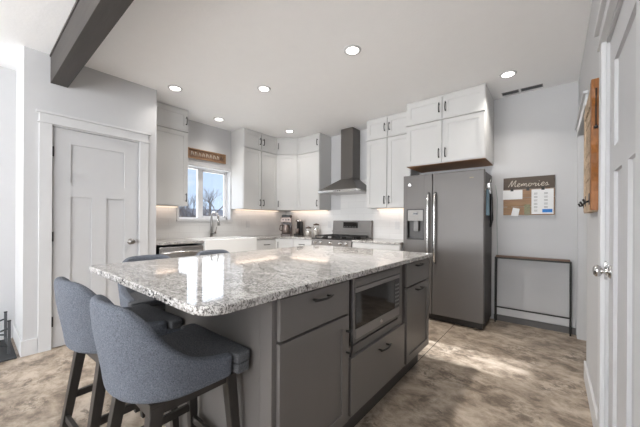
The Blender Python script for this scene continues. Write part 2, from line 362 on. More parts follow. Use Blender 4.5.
# ceiling beam
b = MB(); b.box(XP+.002, .462, 2.405, XR-.004, .583, ZC-.001); b.box(XP+.002, .455, ZC-.022, XR-.004, .462, ZC-.001)
struct(b.build('trim_6', M_beam, bevel=.003))

# tile backsplash
b = MB()
b.box(XL, PY1, .91, XL+.008, WY0-.03, 1.375); b.box(XL, WY0-.03, .91, XL+.008, WY1+.03, WZ0-.03); b.box(XL, WY1+.03, .91, XL+.008, YB, 1.375)
b.box(XL+.008, YB-.008, .91, -1.47, YB, 1.375); b.box(-2.83, YB-.008, 1.375, -2.15, YB, 1.85)
struct(b.build('wall_backsplash', M_tile, origin=(0, 0, 0)))

# ------------------------------------------------------------------ kitchen window
wf = MB(); xo = XL-.10
for (y0, z0, y1, z1) in ((WY0, WZ0, WY0+.035, WZ1), (WY1-.035, WZ0, WY1, WZ1), (WY0, WZ0, WY1, WZ0+.035), (WY0, WZ1-.035, WY1, WZ1)): wf.box(xo-.04, y0, z0, xo+.01, y1, z1)
wf.box(xo-.04, 2.235, WZ0+.03, xo+.012, 2.30, WZ1-.03)
win = struct(wf.build('window_1', M_grout, bevel=.003))
sash = MB()
for (y0, z0, y1, z1) in ((2.30, WZ0+.035, 2.325, WZ1-.035), (WY1-.06, WZ0+.035, WY1-.035, WZ1-.035), (2.30, WZ0+.035, WY1-.035, WZ0+.06), (2.30, WZ1-.06, WY1-.035, WZ1-.035)): sash.box(xo-.025, y0, z0, xo, y1, z1)
child_mesh(sash, 'sash', M_grout, win, .002)
child_mesh(MB().box(xo-.018, WY0+.035, WZ0+.035, xo-.014, 2.235, WZ1-.035), 'pane', M_glass, win)
child_mesh(MB().box(xo-.014, 2.325, WZ0+.06, xo-.010, WY1-.06, WZ1-.06), 'pane', M_glass, win)
wt = MB(); wt.box(xo+.01, WY0, WZ0, XL+.012, WY0+.012, WZ1); wt.box(xo+.01, WY1-.012, WZ0, XL+.012, WY1, WZ1); wt.box(xo+.01, WY0, WZ1-.012, XL+.012, WY1, WZ1)
wt.box(XL, WY1, WZ0-.03, XL+.014, WY1+.03, WZ1+.03); wt.box(XL, WY0-.024, WZ0-.03, XL+.014, WY0, WZ1+.03); wt.box(XL, WY0, WZ1, XL+.014, WY1, WZ1+.03)
wt.box(xo+.01, WY0-.024, WZ0-.03, XL+.03, WY1+.03, WZ0+.004)
struct(wt.build('trim_7', M_trim, bevel=.002))

# ------------------------------------------------------------------ upper cabinets
ZU = 1.37; ZS = 2.362; XU = -3.84; YU = 3.72
def upper(label, fr, w, depth, z0, doors, seam=ZS, hand='top', group='white upper cabinets', bottom=None, endwalls=None, smallh=True):
    c = fr.p(w/2, z0, -depth/2); t = thing('upper_cabinet', label, 'cabinet', c, group)
    if endwalls: endwalls(t)
    else: fbox(MB(), fr, 0, z0, -depth+.001, w, ZC-.002, 0).build('body', M_cab, t, bevel=.001, seg=1)
    fbox(MB(), fr, 0, seam-.006, .0, w, seam+.010, .028).build('rail', M_cab, t, bevel=.002)
    fbox(MB(), fr, 0, ZC-.022, .0, w, ZC-.003, .012).build('top_trim', M_cab, t, bevel=.002)
    g = .008; n = len(doors); dw = w/n
    for i, side in enumerate(doors):
        u0, u1 = i*dw+g, (i+1)*dw-g
        d = shaker(fr, u0, z0+.006, u1, seam-.012, M_cab, t); s = shaker(fr, u0, seam+.014, u1, ZC-.026, M_cab, t)
        u = u1-.028 if side == 'r' else u0+.028
        pull(fr, u, z0+.11, d, .11, False)
        if smallh: pull(fr, u, (seam+ZC)/2-.01, s, .11, False)
    if bottom: fbox(MB(), fr, .002, z0-.004, -depth+.01, w-.002, z0-.0005, -.004).build('bottom_panel', bottom, t)
    return t
W1 = (0, 1, 0); WX = (1, 0, 0)
upper('tall white wall cabinet left of the window, next to the pantry wall', FR((XU, PY1+.004, 0), W1, WX), .512, XU-XL, ZU, 'r')
upper('white double-door wall cabinet just right of the window', FR((XU, 2.758, 0), W1, WX), .715, XU-XL, ZU, 'rl')
# diagonal corner cabinet
A = Vector((XU, 3.475)); B = Vector((-3.56, YU)); dd = (B-A).normalized(); frd = FR((A.x, A.y, 0), (dd.x, dd.y, 0), (dd.y, -dd.x, 0))
def diag_body(t):
    MB().prism([(XL+.002, 3.476), (XU, 3.476), (-3.561, YU), (-3.561, YB-.002), (XL+.002, YB-.002)], ZU, ZC-.002).build('body', M_cab, t, bevel=.001, seg=1)
upper('narrow white diagonal wall cabinet in the corner above the coffee maker', frd, (B-A).length, .3, ZU, 'l', endwalls=diag_body)
upper('single-door white wall cabinet left of the range hood', FR((-3.558, YU, 0), WX, (0, -1, 0)), .516, YB-YU, ZU, 'r')
upper('white double-door wall cabinet between range hood and refrigerator', FR((-2.149, YU, 0), WX, (0, -1, 0)), .670, YB-YU, ZU, 'rl')
def fridge_body(t):
    MB().box(-1.452, 3.50, 1.866, -.573, YB-.002, ZC-.002).build('body', M_cab, t, bevel=.001, seg=1)
upper('deep white double-door cabinet mounted above the refrigerator', FR((-1.452, 3.50, 0), WX, (0, -1, 0)), .879, YB-3.50, 1.866, 'rl', seam=2.375, bottom=M_wood_raw, endwalls=fridge_body)
# warm strip lamps under the wall cabinets
def strip(x0, y0, x1, y1, label, p):
    o = MB().box(x0, y0, ZU-.014, x1, y1, ZU-.001).build('strip_light', M_strip); tag(o, label, 'light', 'under cabinet strip lights')
    l = light('strip_lamp', 'AREA', ((x0+x1)/2, (y0+y1)/2, ZU-.018), (0, 0, -1), p, (1, .80, .68), shape='RECTANGLE', size=max(abs(x1-x0), .16), size_y=max(abs(y1-y0), .16))
strip(XL+.05, 1.40, XL+.08, 1.85, 'warm strip light under the wall cabinet left of the window', 0.3)
strip(XL+.05, 2.82, XL+.08, 3.75, 'warm strip light under the wall cabinets right of the window', 0.6)
strip(-3.95, YB-.08, -3.08, YB-.05, 'warm strip light under the wall cabinets left of the hood', 0.6)
strip(-2.10, YB-.08, -1.52, YB-.05, 'warm strip light under the wall cabinet beside the refrigerator', 0.5)

# ------------------------------------------------------------------ base cabinets along the walls
XF = -3.56; YF = 3.42
def base_body(t, pts): MB().prism(pts, .10, .884).build('body', M_cab, t, bevel=.001, seg=1)
def base(label, fr, w, spec, group='white base cabinets', depth=.605):
    t = thing('base_cabinet', label, 'cabinet', fr.p(w/2, 0, -depth/2), group)
    fbox(MB(), fr, 0, .10, -depth, w, .884, 0).build('body', M_cab, t, bevel=.001, seg=1)
    fbox(MB(), fr, 0, 0, -depth, w, .10, -.07).build('toe_kick', M_cab, t)
    for u0, u1, kind in spec:
        if kind == 'dd':
            d = slab(fr, u0+.004, .70, u1-.004, .872, M_cab, t); pull(fr, (u0+u1)/2, .80, d, .12)
            e = shaker(fr, u0+.004, .11, u1-.004, .69, M_cab, t); pull(fr, u1-.035, .60, e, .12, False)
        else:
            e = shaker(fr, u0+.004, .11, u1-.004, .872, M_cab, t); pull(fr, (u1-.035) if kind == 'r' else (u0+.035), .78, e, .11, False)
    return t
sk = thing('base_cabinet', 'white base cabinet beneath the apron sink', 'cabinet', (-3.86, 2.36, 0), 'white base cabinets')
MB().box(XL+.01, 1.945, .10, XF, 2.79, .66).build('body', M_cab, sk, bevel=.001, seg=1)
MB().box(XL+.01, 1.945, 0, XF-.07, 2.79, .10).build('toe_kick', M_cab, sk)
frs = FR((XF, 1.945, 0), W1, WX)
for a, c, s in ((.004, .42, 'r'), (.425, .841, 'l')):
    e = shaker(frs, a, .11, c, .65, M_cab, sk); pull(frs, c-.035 if s == 'r' else a+.035, .56, e, .12, False)
base('white base cabinet with a drawer, right of the sink', FR((XF, 2.794, 0), W1, WX), .40, [(0, .40, 'dd')])
cc = thing('base_cabinet', 'white corner base cabinet under the coffee maker', 'cabinet', (-3.75, 3.7, 0), 'white base cabinets')
MB().prism([(XL+.01, 3.196), (XF, 3.196), (-3.34, YF), (-3.34, YB-.01), (XL+.01, YB-.01)], .10, .884).build('body', M_cab, cc, bevel=.001, seg=1)
MB().prism([(XL+.01, 3.196), (XF-.06, 3.22), (-3.36, YF+.06), (-3.36, YB-.01), (XL+.01, YB-.01)], 0, .10).build('toe_kick', M_cab, cc)
A2 = Vector((XF, 3.198)); B2 = Vector((-3.341, YF)); d2 = (B2-A2).normalized(); frc = FR((A2.x, A2.y, 0), (d2.x, d2.y, 0), (d2.y, -d2.x, 0))
e = shaker(frc, .012, .11, (B2-A2).length-.012, .872, M_cab, cc); pull(frc, .045, .78, e, .11, False)
base('white base cabinet between the corner and the left side of the range', FR((-3.338, YF, 0), WX, (0, -1, 0)), .395, [(0, .395, 'dd')])
base('white base cabinet with a drawer, between range and refrigerator', FR((-2.193, YF, 0), WX, (0, -1, 0)), .705, [(0, .705, 'dd')])
# worktops
CO = .025
def worktop(label, loops, bev=.004):
    b = MB()
    for p in loops: b.prism(p, .885, .915)
    o = b.build('worktop', M_gran, bevel=bev); return tag(o, label, 'countertop')
worktop('L-shaped speckled granite worktop running from the pantry wall past the sink to the range',
        [[(XL+.010, PY1+.004), (XF+CO, PY1+.004), (XF+CO, 1.943), (XL+.010, 1.943)],
         [(XL+.010, 1.943), (-4.065, 1.943), (-4.065, 2.787), (XL+.010, 2.787)],
         [(XL+.010, 2.787), (XF+CO, 2.787), (XF+CO, 3.19), (-3.33, YF-CO), (-2.945, YF-CO), (-2.945, YB-.010), (XL+.010, YB-.010)]])
worktop('short speckled granite worktop between range and refrigerator', [[(-2.194, YF-CO), (-1.482, YF-CO), (-1.482, YB-.010), (-2.194, YB-.010)]])
# dishwasher
dw = thing('dishwasher', 'stainless steel dishwasher beside the sink, next to the pantry wall', 'dishwasher', (-3.85, 1.65, 0))
MB().box(XL+.03, 1.40, .09, XF-.005, 1.935, .86).build('body', M_blackp, dw)
MB().box(XL+.06, 1.42, 0, XF-.06, 1.92, .09).build('toe_kick', M_blackp, dw)
MB().box(XF-.004, 1.40, .10, XF+.022, 1.937, .855).build('door', M_steel, dw, bevel=.004)
dwh = MB(); dwh.tube([(XF+.055, 1.43, .79), (XF+.055, 1.91, .79)], .010, 10)
for y in (1.46, 1.88): dwh.tube([(XF+.02, y, .79), (XF+.055, y, .79)], .008, 8)
dwh.build('handle', M_steel, dw)
# apron sink
sk2 = MB(); x0, x1, y0, y1, z0, z1, tk = -4.062, XF+.045, 1.948, 2.784, .665, .922, .03
sk2.box(x0, y0, z0, x1, y1, z0+tk); sk2.box(x0, y0, z0+tk, x0+tk, y1, z1); sk2.box(x1-tk, y0, z0+tk, x1, y1, z1)
sk2.box(x0+tk, y0, z0+tk, x1-tk, y0+tk, z1); sk2.box(x0+tk, y1-tk, z0+tk, x1-tk, y1, z1)
so = sk2.build('apron_sink', M_sink, bevel=.006, seg=3); tag(so, 'white farmhouse apron sink set into the worktop under the window', 'sink')
# faucet
fx, fy = -4.105, 2.375
fa = thing('faucet', 'tall gooseneck pull-down faucet behind the apron sink', 'faucet', (fx, fy, .915))
b = MB(); b.lathe((fx, fy, .9155), (0, 0, 1), [(0, .034), (.006, .034), (.012, .028)], 24); b.build('base_ring', M_nickel, fa)
b = MB(); pts = [(fx, fy, .925), (fx, fy, 1.10), (fx, fy, 1.22)]
for k in range(1, 9):
    a = math.pi*k/8; pts.append((fx+.085-.085*math.cos(a), fy+.01*k/8, 1.22+.085*math.sin(a)))
pts.append((fx+.172, fy+.012, 1.19)); b.tube(pts, [.021, .0165, .0155]+[.014]*9, 14); b.build('spout', M_nickel, fa)
b = MB(); b.tube([(fx+.172, fy+.012, 1.195), (fx+.176, fy+.013, 1.15), (fx+.182, fy+.014, 1.10)], [.015, .018, .021], 14); b.build('spray_head', M_nickel, fa)
b = MB(); b.tube([(fx, fy+.018, .98), (fx, fy+.075, .985)], .012, 12); b.tube([(fx, fy+.07, .985), (fx+.005, fy+.085, 1.08)], [.008, .005], 10); b.build('handle', M_nickel, fa)

# ------------------------------------------------------------------ range
rx0, rx1, ry = -2.935, -2.20, 3.395
rg = thing('gas_range', 'dark stainless gas range with five front knobs under the hood', 'range', ((rx0+rx1)/2, 3.7, 0))
MB().box(rx0, ry+.02, .08, rx1, 4.01, .905).build('body', M_range, rg, bevel=.003)
MB().box(rx0+.01, ry+.05, 0, rx1-.01, 3.98, .08).build('kick_plate', M_black, rg)
MB().box(rx0+.01, ry-.01, .26, rx1-.01, ry+.02, .79).build('oven_door', M_range, rg, bevel=.004)
MB().box(rx0+.12, ry-.012, .40, rx1-.12, ry-.010, .66).build('oven_window', M_blackg, rg)
MB().box(rx0+.01, ry-.01, .09, rx1-.01, ry+.02, .25).build('drawer', M_range, rg, bevel=.004)
b = MB(); b.tube([(rx0+.06, ry-.055, .745), (rx1-.06, ry-.055, .745)], .011, 10)
for x in (rx0+.09, rx1-.09): b.tube([(x, ry-.055, .745), (x, ry, .745)], .009, 8)
b.build('handle', M_steel, rg)
b = MB(); b.hexa([(rx0, ry-.012, .80), (rx1, ry-.012, .80), (rx1, ry+.05, .80), (rx0, ry+.05, .80)], [(rx0, ry+.006, .905), (rx1, ry+.006, .905), (rx1, ry+.05, .905), (rx0, ry+.05, .905)])
cp = b.build('control_panel', M_range, rg, bevel=.003)
for i, u in enumerate((.08, .19, .37, .55, .655)):
    x = rx0+u; b = MB(); b.lathe((x, ry-.004, .853), (0, -1, .12), [(0, .027), (.006, .027), (.009, .021), (.033, .019), (.036, .012)], 20); b.build('knob', M_steel, cp)
MB().box(rx0, ry+.0, .905, rx1, 3.955, .922).build('cooktop', M_blackg, rg, bevel=.003)
for k in range(3):
    g = MB(); gx0 = rx0+.03+k*.228; gx1 = gx0+.218; gz = .955
    for yy in (3.46, 3.60, 3.74, 3.88): g.box(gx0, yy-.006, gz-.006, gx1, yy+.006, gz+.006)
    for xx in (gx0, (gx0+gx1)/2, gx1): g.box(xx-.006, 3.455, gz-.006, xx+.006, 3.885, gz+.006)
    for xx in (gx0, gx1):
        for yy in (3.46, 3.88): g.box(xx-.007, yy-.007, .922, xx+.007, yy+.007, gz)
    g.build('grate', M_iron, rg)
    for yy in (3.55, 3.80):
        g = MB(); g.lathe(((gx0+gx1)/2, yy, .922), (0, 0, 1), [(0, .045), (.008, .045), (.010, .032), (.018, .030)], 20); g.build('burner', M_iron, rg)
b = MB(); b.hexa([(rx0, 3.93, .922), (rx1, 3.93, .922), (rx1, 4.015, .922), (rx0, 4.015, .922)], [(rx0, 3.955, 1.19), (rx1, 3.955, 1.19), (rx1, 4.015, 1.19), (rx0, 4.015, 1.19)])
bgd = b.build('backguard', M_range, rg, bevel=.006)
MB().box(rx0+.002, 3.915, 1.005, rx1-.002, 3.94, 1.018).build('vent_lip', M_range, bgd)
MB().box(rx0+.22, 3.939, 1.07, rx0+.50, 3.949, 1.165).build('display', M_blackg, bgd, bevel=.002)
for i in range(5): MB().box(rx0+.235+i*.052, 3.9375, 1.082, rx0+.262+i*.052, 3.939, 1.090).build('button', M_ink, bgd)
# range hood
hx0, hx1, hy = -2.925, -2.20, 3.53
hd = thing('range_hood', 'brushed steel chimney range hood mounted above the range', 'range hood', ((hx0+hx1)/2, 3.78, 1.60))
b = MB(); b.hexa([(hx0, hy, 1.655), (hx1, hy, 1.655), (hx1, YB-.009, 1.655), (hx0, YB-.009, 1.655)], [(-2.675, 3.80, 1.855), (-2.45, 3.80, 1.855), (-2.45, YB-.009, 1.855), (-2.675, YB-.009, 1.855)])
b.build('canopy', M_hood, hd, bevel=.002)
b = MB(); b.box(hx0, hy, 1.622, hx1, hy+.012, 1.656); b.box(hx0, YB-.02, 1.622, hx1, YB-.009, 1.656); b.box(hx0, hy+.012, 1.622, hx0+.012, YB-.02, 1.656); b.box(hx1-.012, hy+.012, 1.622, hx1, YB-.02, 1.656)
b.build('rim', M_steel, hd, bevel=.002)
b = MB(); b.box(hx0+.012, hy+.012, 1.628, hx1-.012, YB-.02, 1.645); b.build('filter_panel', M_grate, hd)
MB().box(-2.675, 3.80, 1.856, -2.45, YB-.009, ZC-.003).build('chimney', M_hood, hd, bevel=.002)
for i in range(4): MB().box(-2.62+i*.035, hy-.0015, 1.632, -2.60+i*.035, hy-.0002, 1.645).build('button', M_black, hd)

# ------------------------------------------------------------------ refrigerator
fx0, fx1, fyf, fzt = -1.473, -.577, 3.47, 1.745
fr_ = thing('refrigerator', 'slate grey side-by-side refrigerator with two bright steel handles', 'refrigerator', ((fx0+fx1)/2, 3.75, 0))
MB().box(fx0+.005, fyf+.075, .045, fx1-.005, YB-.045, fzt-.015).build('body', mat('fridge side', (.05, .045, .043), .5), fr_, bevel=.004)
MB().box(fx0+.02, fyf+.04, .015, fx1-.02, fyf+.10, .085).build('kick_plate', M_blackp, fr_)
ft = MB()
for x in (fx0+.04, fx1-.04):
    for y in (fyf+.09, YB-.09): ft.lathe((x, y, 0), (0, 0, 1), [(0, .02), (.045, .018)], 12)
ft.build('roller', M_blackp, fr_)
ld = MB(); cx = -1.118
dz0, dz1, dx0, dx1 = .955, 1.330, -1.430, -1.215
ld.box(fx0, fyf, .085, dx0, fyf+.07, fzt); ld.box(dx1, fyf, .085, cx-.003, fyf+.07, fzt); ld.box(dx0, fyf, .085, dx1, fyf+.07, dz0); ld.box(dx0, fyf, dz1, dx1, fyf+.07, fzt); ld.box(dx0, fyf+.06, dz0, dx1, fyf+.07, dz1)
ldo = ld.build('door', M_slate, fr_, bevel=.0015)
rdo = MB().box(cx+.003, fyf, .085, fx1, fyf+.07, fzt).build('door', M_slate, fr_, bevel=.008, seg=3)
for x, par in ((cx-.038, ldo), (cx+.038, rdo)):
    h = MB(); h.tube([(x, fyf-.005, 1.52), (x, fyf-.045, 1.49), (x, fyf-.055, 1.35), (x, fyf-.055, .88), (x, fyf-.045, .72), (x, fyf-.005, .69)], .0125, 12); h.build('handle', M_steel, par)
dsp = MB(); dsp.box(dx0, fyf-.004, dz0, dx0+.012, fyf+.06, dz1); dsp.box(dx1-.012, fyf-.004, dz0, dx1, fyf+.06, dz1); dsp.box(dx0+.012, fyf-.004, dz0, dx1-.012, fyf+.06, dz0+.02); dsp.box(dx0+.012, fyf-.004, dz1-.012, dx1-.012, fyf+.06, dz1)
dpo = dsp.build('dispenser_frame', M_blackp, ldo, bevel=.002)
MB().box(dx0+.012, fyf+.052, dz0+.02, dx1-.012, fyf+.060, dz1-.012).build('dispenser_back', mat('dispenser grey', (.06, .057, .055), .4, metal=.3), ldo)
MB().box(dx0+.012, fyf-.003, 1.185, dx1-.012, fyf+.03, dz1-.012).build('control_panel', mat('dispenser panel', (.24, .23, .22), .4, metal=.3), ldo, bevel=.003)
MB().box(-1.35, fyf-.005, 1.262, -1.29, fyf-.0025, 1.285).build('display', M_blackg, ldo)
MB().box(-1.345, fyf+.005, 1.06, -1.285, fyf+.05, 1.185).build('nozzle', mat('nozzle grey', (.17, .165, .16), .4, metal=.3), ldo, bevel=.006)
bd = MB(); bd.lathe((-1.395, fyf-.001, 1.63), (0, -1, 0), [(0, .021), (.003, .021), (.004, .017)], 24); bd.build('badge', M_steel, ldo)
MB().box(-.72, fyf-.002, 1.657, -.68, fyf-.0003, 1.667).build('badge', mat('gold lettering strip', (.24, .19, .12), .5, metal=.3), rdo)
def sheet(nm, label, cat, mb, m, bev=.0): return tag(mb.build(nm, m, bevel=bev), label, cat)
sheet('notepad', 'pale blue paper pad hung on the dark side of the refrigerator', 'notepad', MB().box(fx1-.0045, 3.62, 1.25, fx1+.004, 3.76, 1.54), M_lblue)
sheet('magnetic_clip', 'grey clip magnet with keys high on the refrigerator side', 'magnet', MB().box(fx1-.0045, 3.60, 1.555, fx1+.028, 3.70, 1.60).box(fx1-.0045, 3.72, 1.50, fx1+.018, 3.80, 1.62).tube([(fx1+.02, 3.66, 1.61), (fx1+.03, 3.67, 1.65), (fx1+.02, 3.69, 1.66)], .006), M_chrome)
b = MB(); b.tube([(fx1+.006, 3.82, 1.62), (fx1+.014, 3.82, 1.45), (fx1+.015, 3.83, 1.2), (fx1+.007, 3.83, 1.12)], [.008, .016, .018, .010], 8)
sheet('oven_mitt_strap', 'black strap hanging on the side of the refrigerator', 'strap', b, M_blackp)
b = MB(); b.tube([(-.55, YB-.006, 1.62), (-.53, YB-.006, 1.45), (-.535, YB-.006, 1.2), (-.525, YB-.006, .85), (-.53, YB-.006, .70)], .004, 8)
sheet('power_cord', 'thin pale cord running down the wall right of the refrigerator', 'cord', b, mat('pale grey cord', (.35, .40, .38), .5))

# ------------------------------------------------------------------ island
IX0, IX1, IY0, IY1 = -2.034, -.774, .426, 2.421
it = MB().prism(rounded(IX0, IY0, IX1, IY1, (.085, .012, .03, .035)), .885, .915).build('island_worktop', M_gran, bevel=.005, seg=3)
tag(it, 'large glossy speckled granite worktop of the kitchen island', 'countertop')
CF = -.811; BX0 = -1.72; BY0 = .713; BY1 = 2.395
isl = thing('kitchen_island', 'charcoal grey kitchen island base with drawers, doors and built-in microwave', 'kitchen island', ((CF+BX0)/2, (BY0+BY1)/2, 0))
b = MB(); b.box(BX0, BY0, 0, BX0+.02, BY1, .884); b.box(BX0+.02, BY0, 0, CF-.07, BY0+.02, .884); b.box(BX0+.02, BY1-.02, .0, CF-.07, BY1, .884)
b.box(CF-.07, BY0, .155, CF, BY0+.02, .884); b.box(CF-.07, BY1-.02, .155, CF, BY1, .884)
b.build('end_panel', M_isl, isl, bevel=.001, seg=1)
b = MB(); b.box(CF-.55, BY0+.02, .155, CF, 1.215, .884); b.box(CF-.55, 1.893, .155, CF, BY1-.02, .884)
b.box(CF-.55, 1.215, .155, CF, 1.893, .52); b.box(CF-.55, 1.215, .878, CF, 1.893, .884); b.box(CF-.55, 1.215, .52, CF, 1.236, .878); b.box(CF-.55, 1.822, .52, CF, 1.893, .878)
b.build('carcass', M_isl, isl, bevel=.001, seg=1)
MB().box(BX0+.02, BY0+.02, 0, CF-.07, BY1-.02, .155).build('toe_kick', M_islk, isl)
fi = FR((CF, 0, 0), (0, 1, 0), (1, 0, 0))
d = slab(fi, .738, .716, 1.203, .876, M_isl, isl); pull(fi, .978, .838, d, .125)
d = shaker(fi, .738, .175, 1.203, .705, M_isl, isl); pull(fi, 1.182, .578, d, .135, False)
d = slab(fi, 1.226, .182, 1.897, .476, M_isl, isl); pull(fi, 1.572, .424, d, .125)
d = slab(fi, 1.932, .716, 2.385, .876, M_isl, isl); pull(fi, 2.14, .852, d, .125)
d = shaker(fi, 1.932, .175, 2.385, .705, M_isl, isl, st=.05); pull(fi, 2.14, .675, d, .125)
MB().box(CF+.0005, 1.900, .158, CF+.004, 1.928, .884).build('gap_strip', M_islk, isl)  # flat dark strip stands in for the dark gap between the fronts
mw = thing('microwave', 'built-in microwave with dark glass door in the island front', 'microwave', (CF-.2, 1.53, .525))
MB().box(CF-.40, 1.245, .53, CF-.001, 1.815, .872).build('body', M_blackp, mw)
b = MB()
y0, y1, z0, z1 = 1.240, 1.815, .547, .876
tw = .02
fbox(b, fi, y0, z0, .001, y0+tw, z1, .022); fbox(b, fi, y1-tw, z0, .001, y1, z1, .022); fbox(b, fi, y0+tw, z0, .001, y1-tw, z0+.016, .022); fbox(b, fi, y0+tw, z1-.045, .001, y1-tw, z1, .022)
b.build('trim_frame', M_slate, mw, bevel=.002)
fbox(MB(), fi, y0+.01, z1-.041, .022, y1-.012, z1-.012, .0245).build('vent_slot', M_isl, mw, bevel=.001)
b = MB(); gz0, gz1 = .616, .804
fbox(b, fi, y0+tw+.001, z0+.018, .001, y1-tw-.001, gz0, .026); fbox(b, fi, y0+tw+.001, gz1, .001, y1-tw-.001, z1-.047, .026)
md = b.build('door', M_range, mw, bevel=.002)
fbox(MB(), fi, y0+tw+.001, gz0, .001, y1-tw-.072, gz1, .024).build('window', M_blackg, mw, bevel=.002)
pn = fbox(MB(), fi, y1-tw-.071, gz0, .001, y1-tw-.001, gz1, .024).build('keypad', M_blackp, mw, bevel=.001)
for r in range(6):
    for c in range(3): fbox(MB(), fi, y1-tw-.062+c*.020, gz0+.018+r*.025, .0241, y1-tw-.050+c*.020, gz0+.028+r*.025, .0252).build('button', M_ink, pn)
b = MB(); b.lathe(fi.p((y0+y1)/2+.01, .588, .0262), fi.w, [(0, .013), (.0015, .013), (.002, .010)], 20); b.build('badge', M_steel, md)

# ------------------------------------------------------------------ stools
def smooth_shell():
    # plan of the wrap-around back as a U from the right front to the left front; local +Y is the seat front
    pts = []; hw, yb, r = .214, -.188, .17; n = 8
    ys = [.150, .105, .055, .005]
    right = [(hw, y) for y in ys]
    arc = [(hw-r+r*math.cos(math.radians(a)), yb+r-r*math.sin(math.radians(a))) for a in [90*k/n for k in range(n+1)]]
    half = right+arc+[(hw*.12, yb-.006)]
    full = half+[(-x, y) for x, y in reversed(half)]
    # rim height along the plan
    def rim(x, y):
        pr = [(.17, .668), (.12, .672), (.03, .690), (-.03, .722), (-.085, .790), (-.13, .870), (-.165, .908), (-.24, .918)]
        for (ya, za), (yb_, zb) in zip(pr, pr[1:]):
            if y <= ya and y >= yb_: return za+(zb-za)*(ya-y)/(ya-yb_)
        return .668 if y > .15 else .915
    T = 7; V = []; F = []; m = len(full)
    for j in range(T):
        t = j/(T-1)
        for (x, y) in full:
            zt = rim(x, y); z0 = .588; z = z0+(zt-z0)*t
            k = (z-.588)/.33
            bx = 1-.05*(1-k); s = 1+0*k
            yy = y*(1-.10*(1-min(1, k*1.6))) if y < 0 else y
            V.append((x*bx*(1-.06*(1-min(1, k*1.5))), yy-.03*max(0, k-.2)*(1 if y < -.02 else 0), z))
    for j in range(T-1):
        for i in range(m-1): F.append((j*m+i, j*m+i+1, (j+1)*m+i+1, (j+1)*m+i))
    return V, F
def rbox(mb, x0, y0, z0, x1, y1, z1): return mb.box(x0, y0, z0, x1, y1, z1)
def make_stool():
    t = thing('bar_stool', '', 'stool', (0, 0, 0), 'upholstered bar stools around the island')
    V, F = smooth_shell(); b = MB(); b.add(V, F, True); o = b.build('backrest', M_fabric, t)
    s = o.modifiers.new('solid', 'SOLIDIFY'); s.thickness = .042; s.offset = 0
    q = o.modifiers.new('sub', 'SUBSURF'); q.levels = 2; q.render_levels = 2
    b = MB().prism([(.188-.14, -.13), (.145, -.10), (.18, -.04), (.188, .02), (.188, .150), (.232, .156), (.232, .205), (.215, .218), (-.215, .218), (-.232, .205), (-.232, .156), (-.188, .150), (-.188, .02), (-.18, -.04), (-.145, -.10), (-.048, -.13)], .592, .629); o = b.build('seat', M_seatf, t, bevel=.007, seg=3)
    b = MB().prism([(.188-.14, -.13), (.145, -.10), (.18, -.04), (.188, .02), (.188, .150), (.232, .156), (.232, .209), (.215, .222), (-.215, .222), (-.232, .209), (-.232, .156), (-.188, .150), (-.188, .02), (-.18, -.04), (-.145, -.10), (-.048, -.13)], .630, .668); o = b.build('seat_cushion', M_seatf, t, bevel=.008, seg=3)
    for f in ([o]):
        for p in f.data.polygons: p.use_smooth = True
    b = MB()
    b.box(-.17, -.125, .545, .17, .185, .590); b.build('seat_frame', M_legwood, t, bevel=.002)
    leg = {}
    for sx_, sy_, tx, ty, fx_, fy_ in ((1, 1, .155, .165, .19, .205), (-1, 1, -.155, .165, -.19, .205), (1, -1, .15, -.10, .185, -.185), (-1, -1, -.15, -.10, -.185, -.185)):
        a, c = .021, .015
        b = MB(); b.hexa([(fx_-c, fy_-c, 0), (fx_+c, fy_-c, 0), (fx_+c, fy_+c, 0), (fx_-c, fy_+c, 0)], [(tx-a, ty-a, .575), (tx+a, ty-a, .575), (tx+a, ty+a, .575), (tx-a, ty+a, .575)])
        b.build('leg', M_legwood, t, bevel=.002)
        leg[(sx_, sy_)] = lambda z, tx=tx, ty=ty, fx_=fx_, fy_=fy_: Vector((fx_+(tx-fx_)*z/.575, fy_+(ty-fy_)*z/.575, z))
    for p, q2, z in (((1, -1), (-1, -1), .20), ((1, 1), (-1, 1), .24), ((1, 1), (1, -1), .30), ((-1, 1), (-1, -1), .30)):
        A_, B_ = leg[p](z), leg[q2](z); d_ = (B_-A_).normalized(); n_ = Vector((0, 0, 1)).cross(d_)*.009; h_ = Vector((0, 0, .016))
        b = MB(); b.hexa([A_-n_-h_, A_+n_-h_, B_+n_-h_, B_-n_-h_], [A_-n_+h_, A_+n_+h_, B_+n_+h_, B_-n_+h_]); b.build('stretcher', M_legwood, t, bevel=.002)
    return t
st0 = make_stool()
stools = [((-1.148, .486), 0, 'blue-grey upholstered bar stool nearest the viewer, at the near end of the island'),
          ((-1.695, .474), 3, 'blue-grey upholstered bar stool at the near end, closer to the pantry door'),
          ((-2.185, .85), -90, 'far-side bar stool nearer the pantry door, back rim peeking over the island'),
          ((-2.185, 1.39), -88, 'far-side bar stool nearer the sink, back rim peeking over the island')]
for i, ((x, y), a, lab) in enumerate(stools):
    if i == 0: r = st0
    else:
        r = st0.copy(); COL.objects.link(r)
        for ch in list(st0.children):
            c = ch.copy(); COL.objects.link(c); c.parent = r
    r.location = (x, y, 0); r.rotation_euler = (0, 0, math.radians(a)); r['label'] = lab

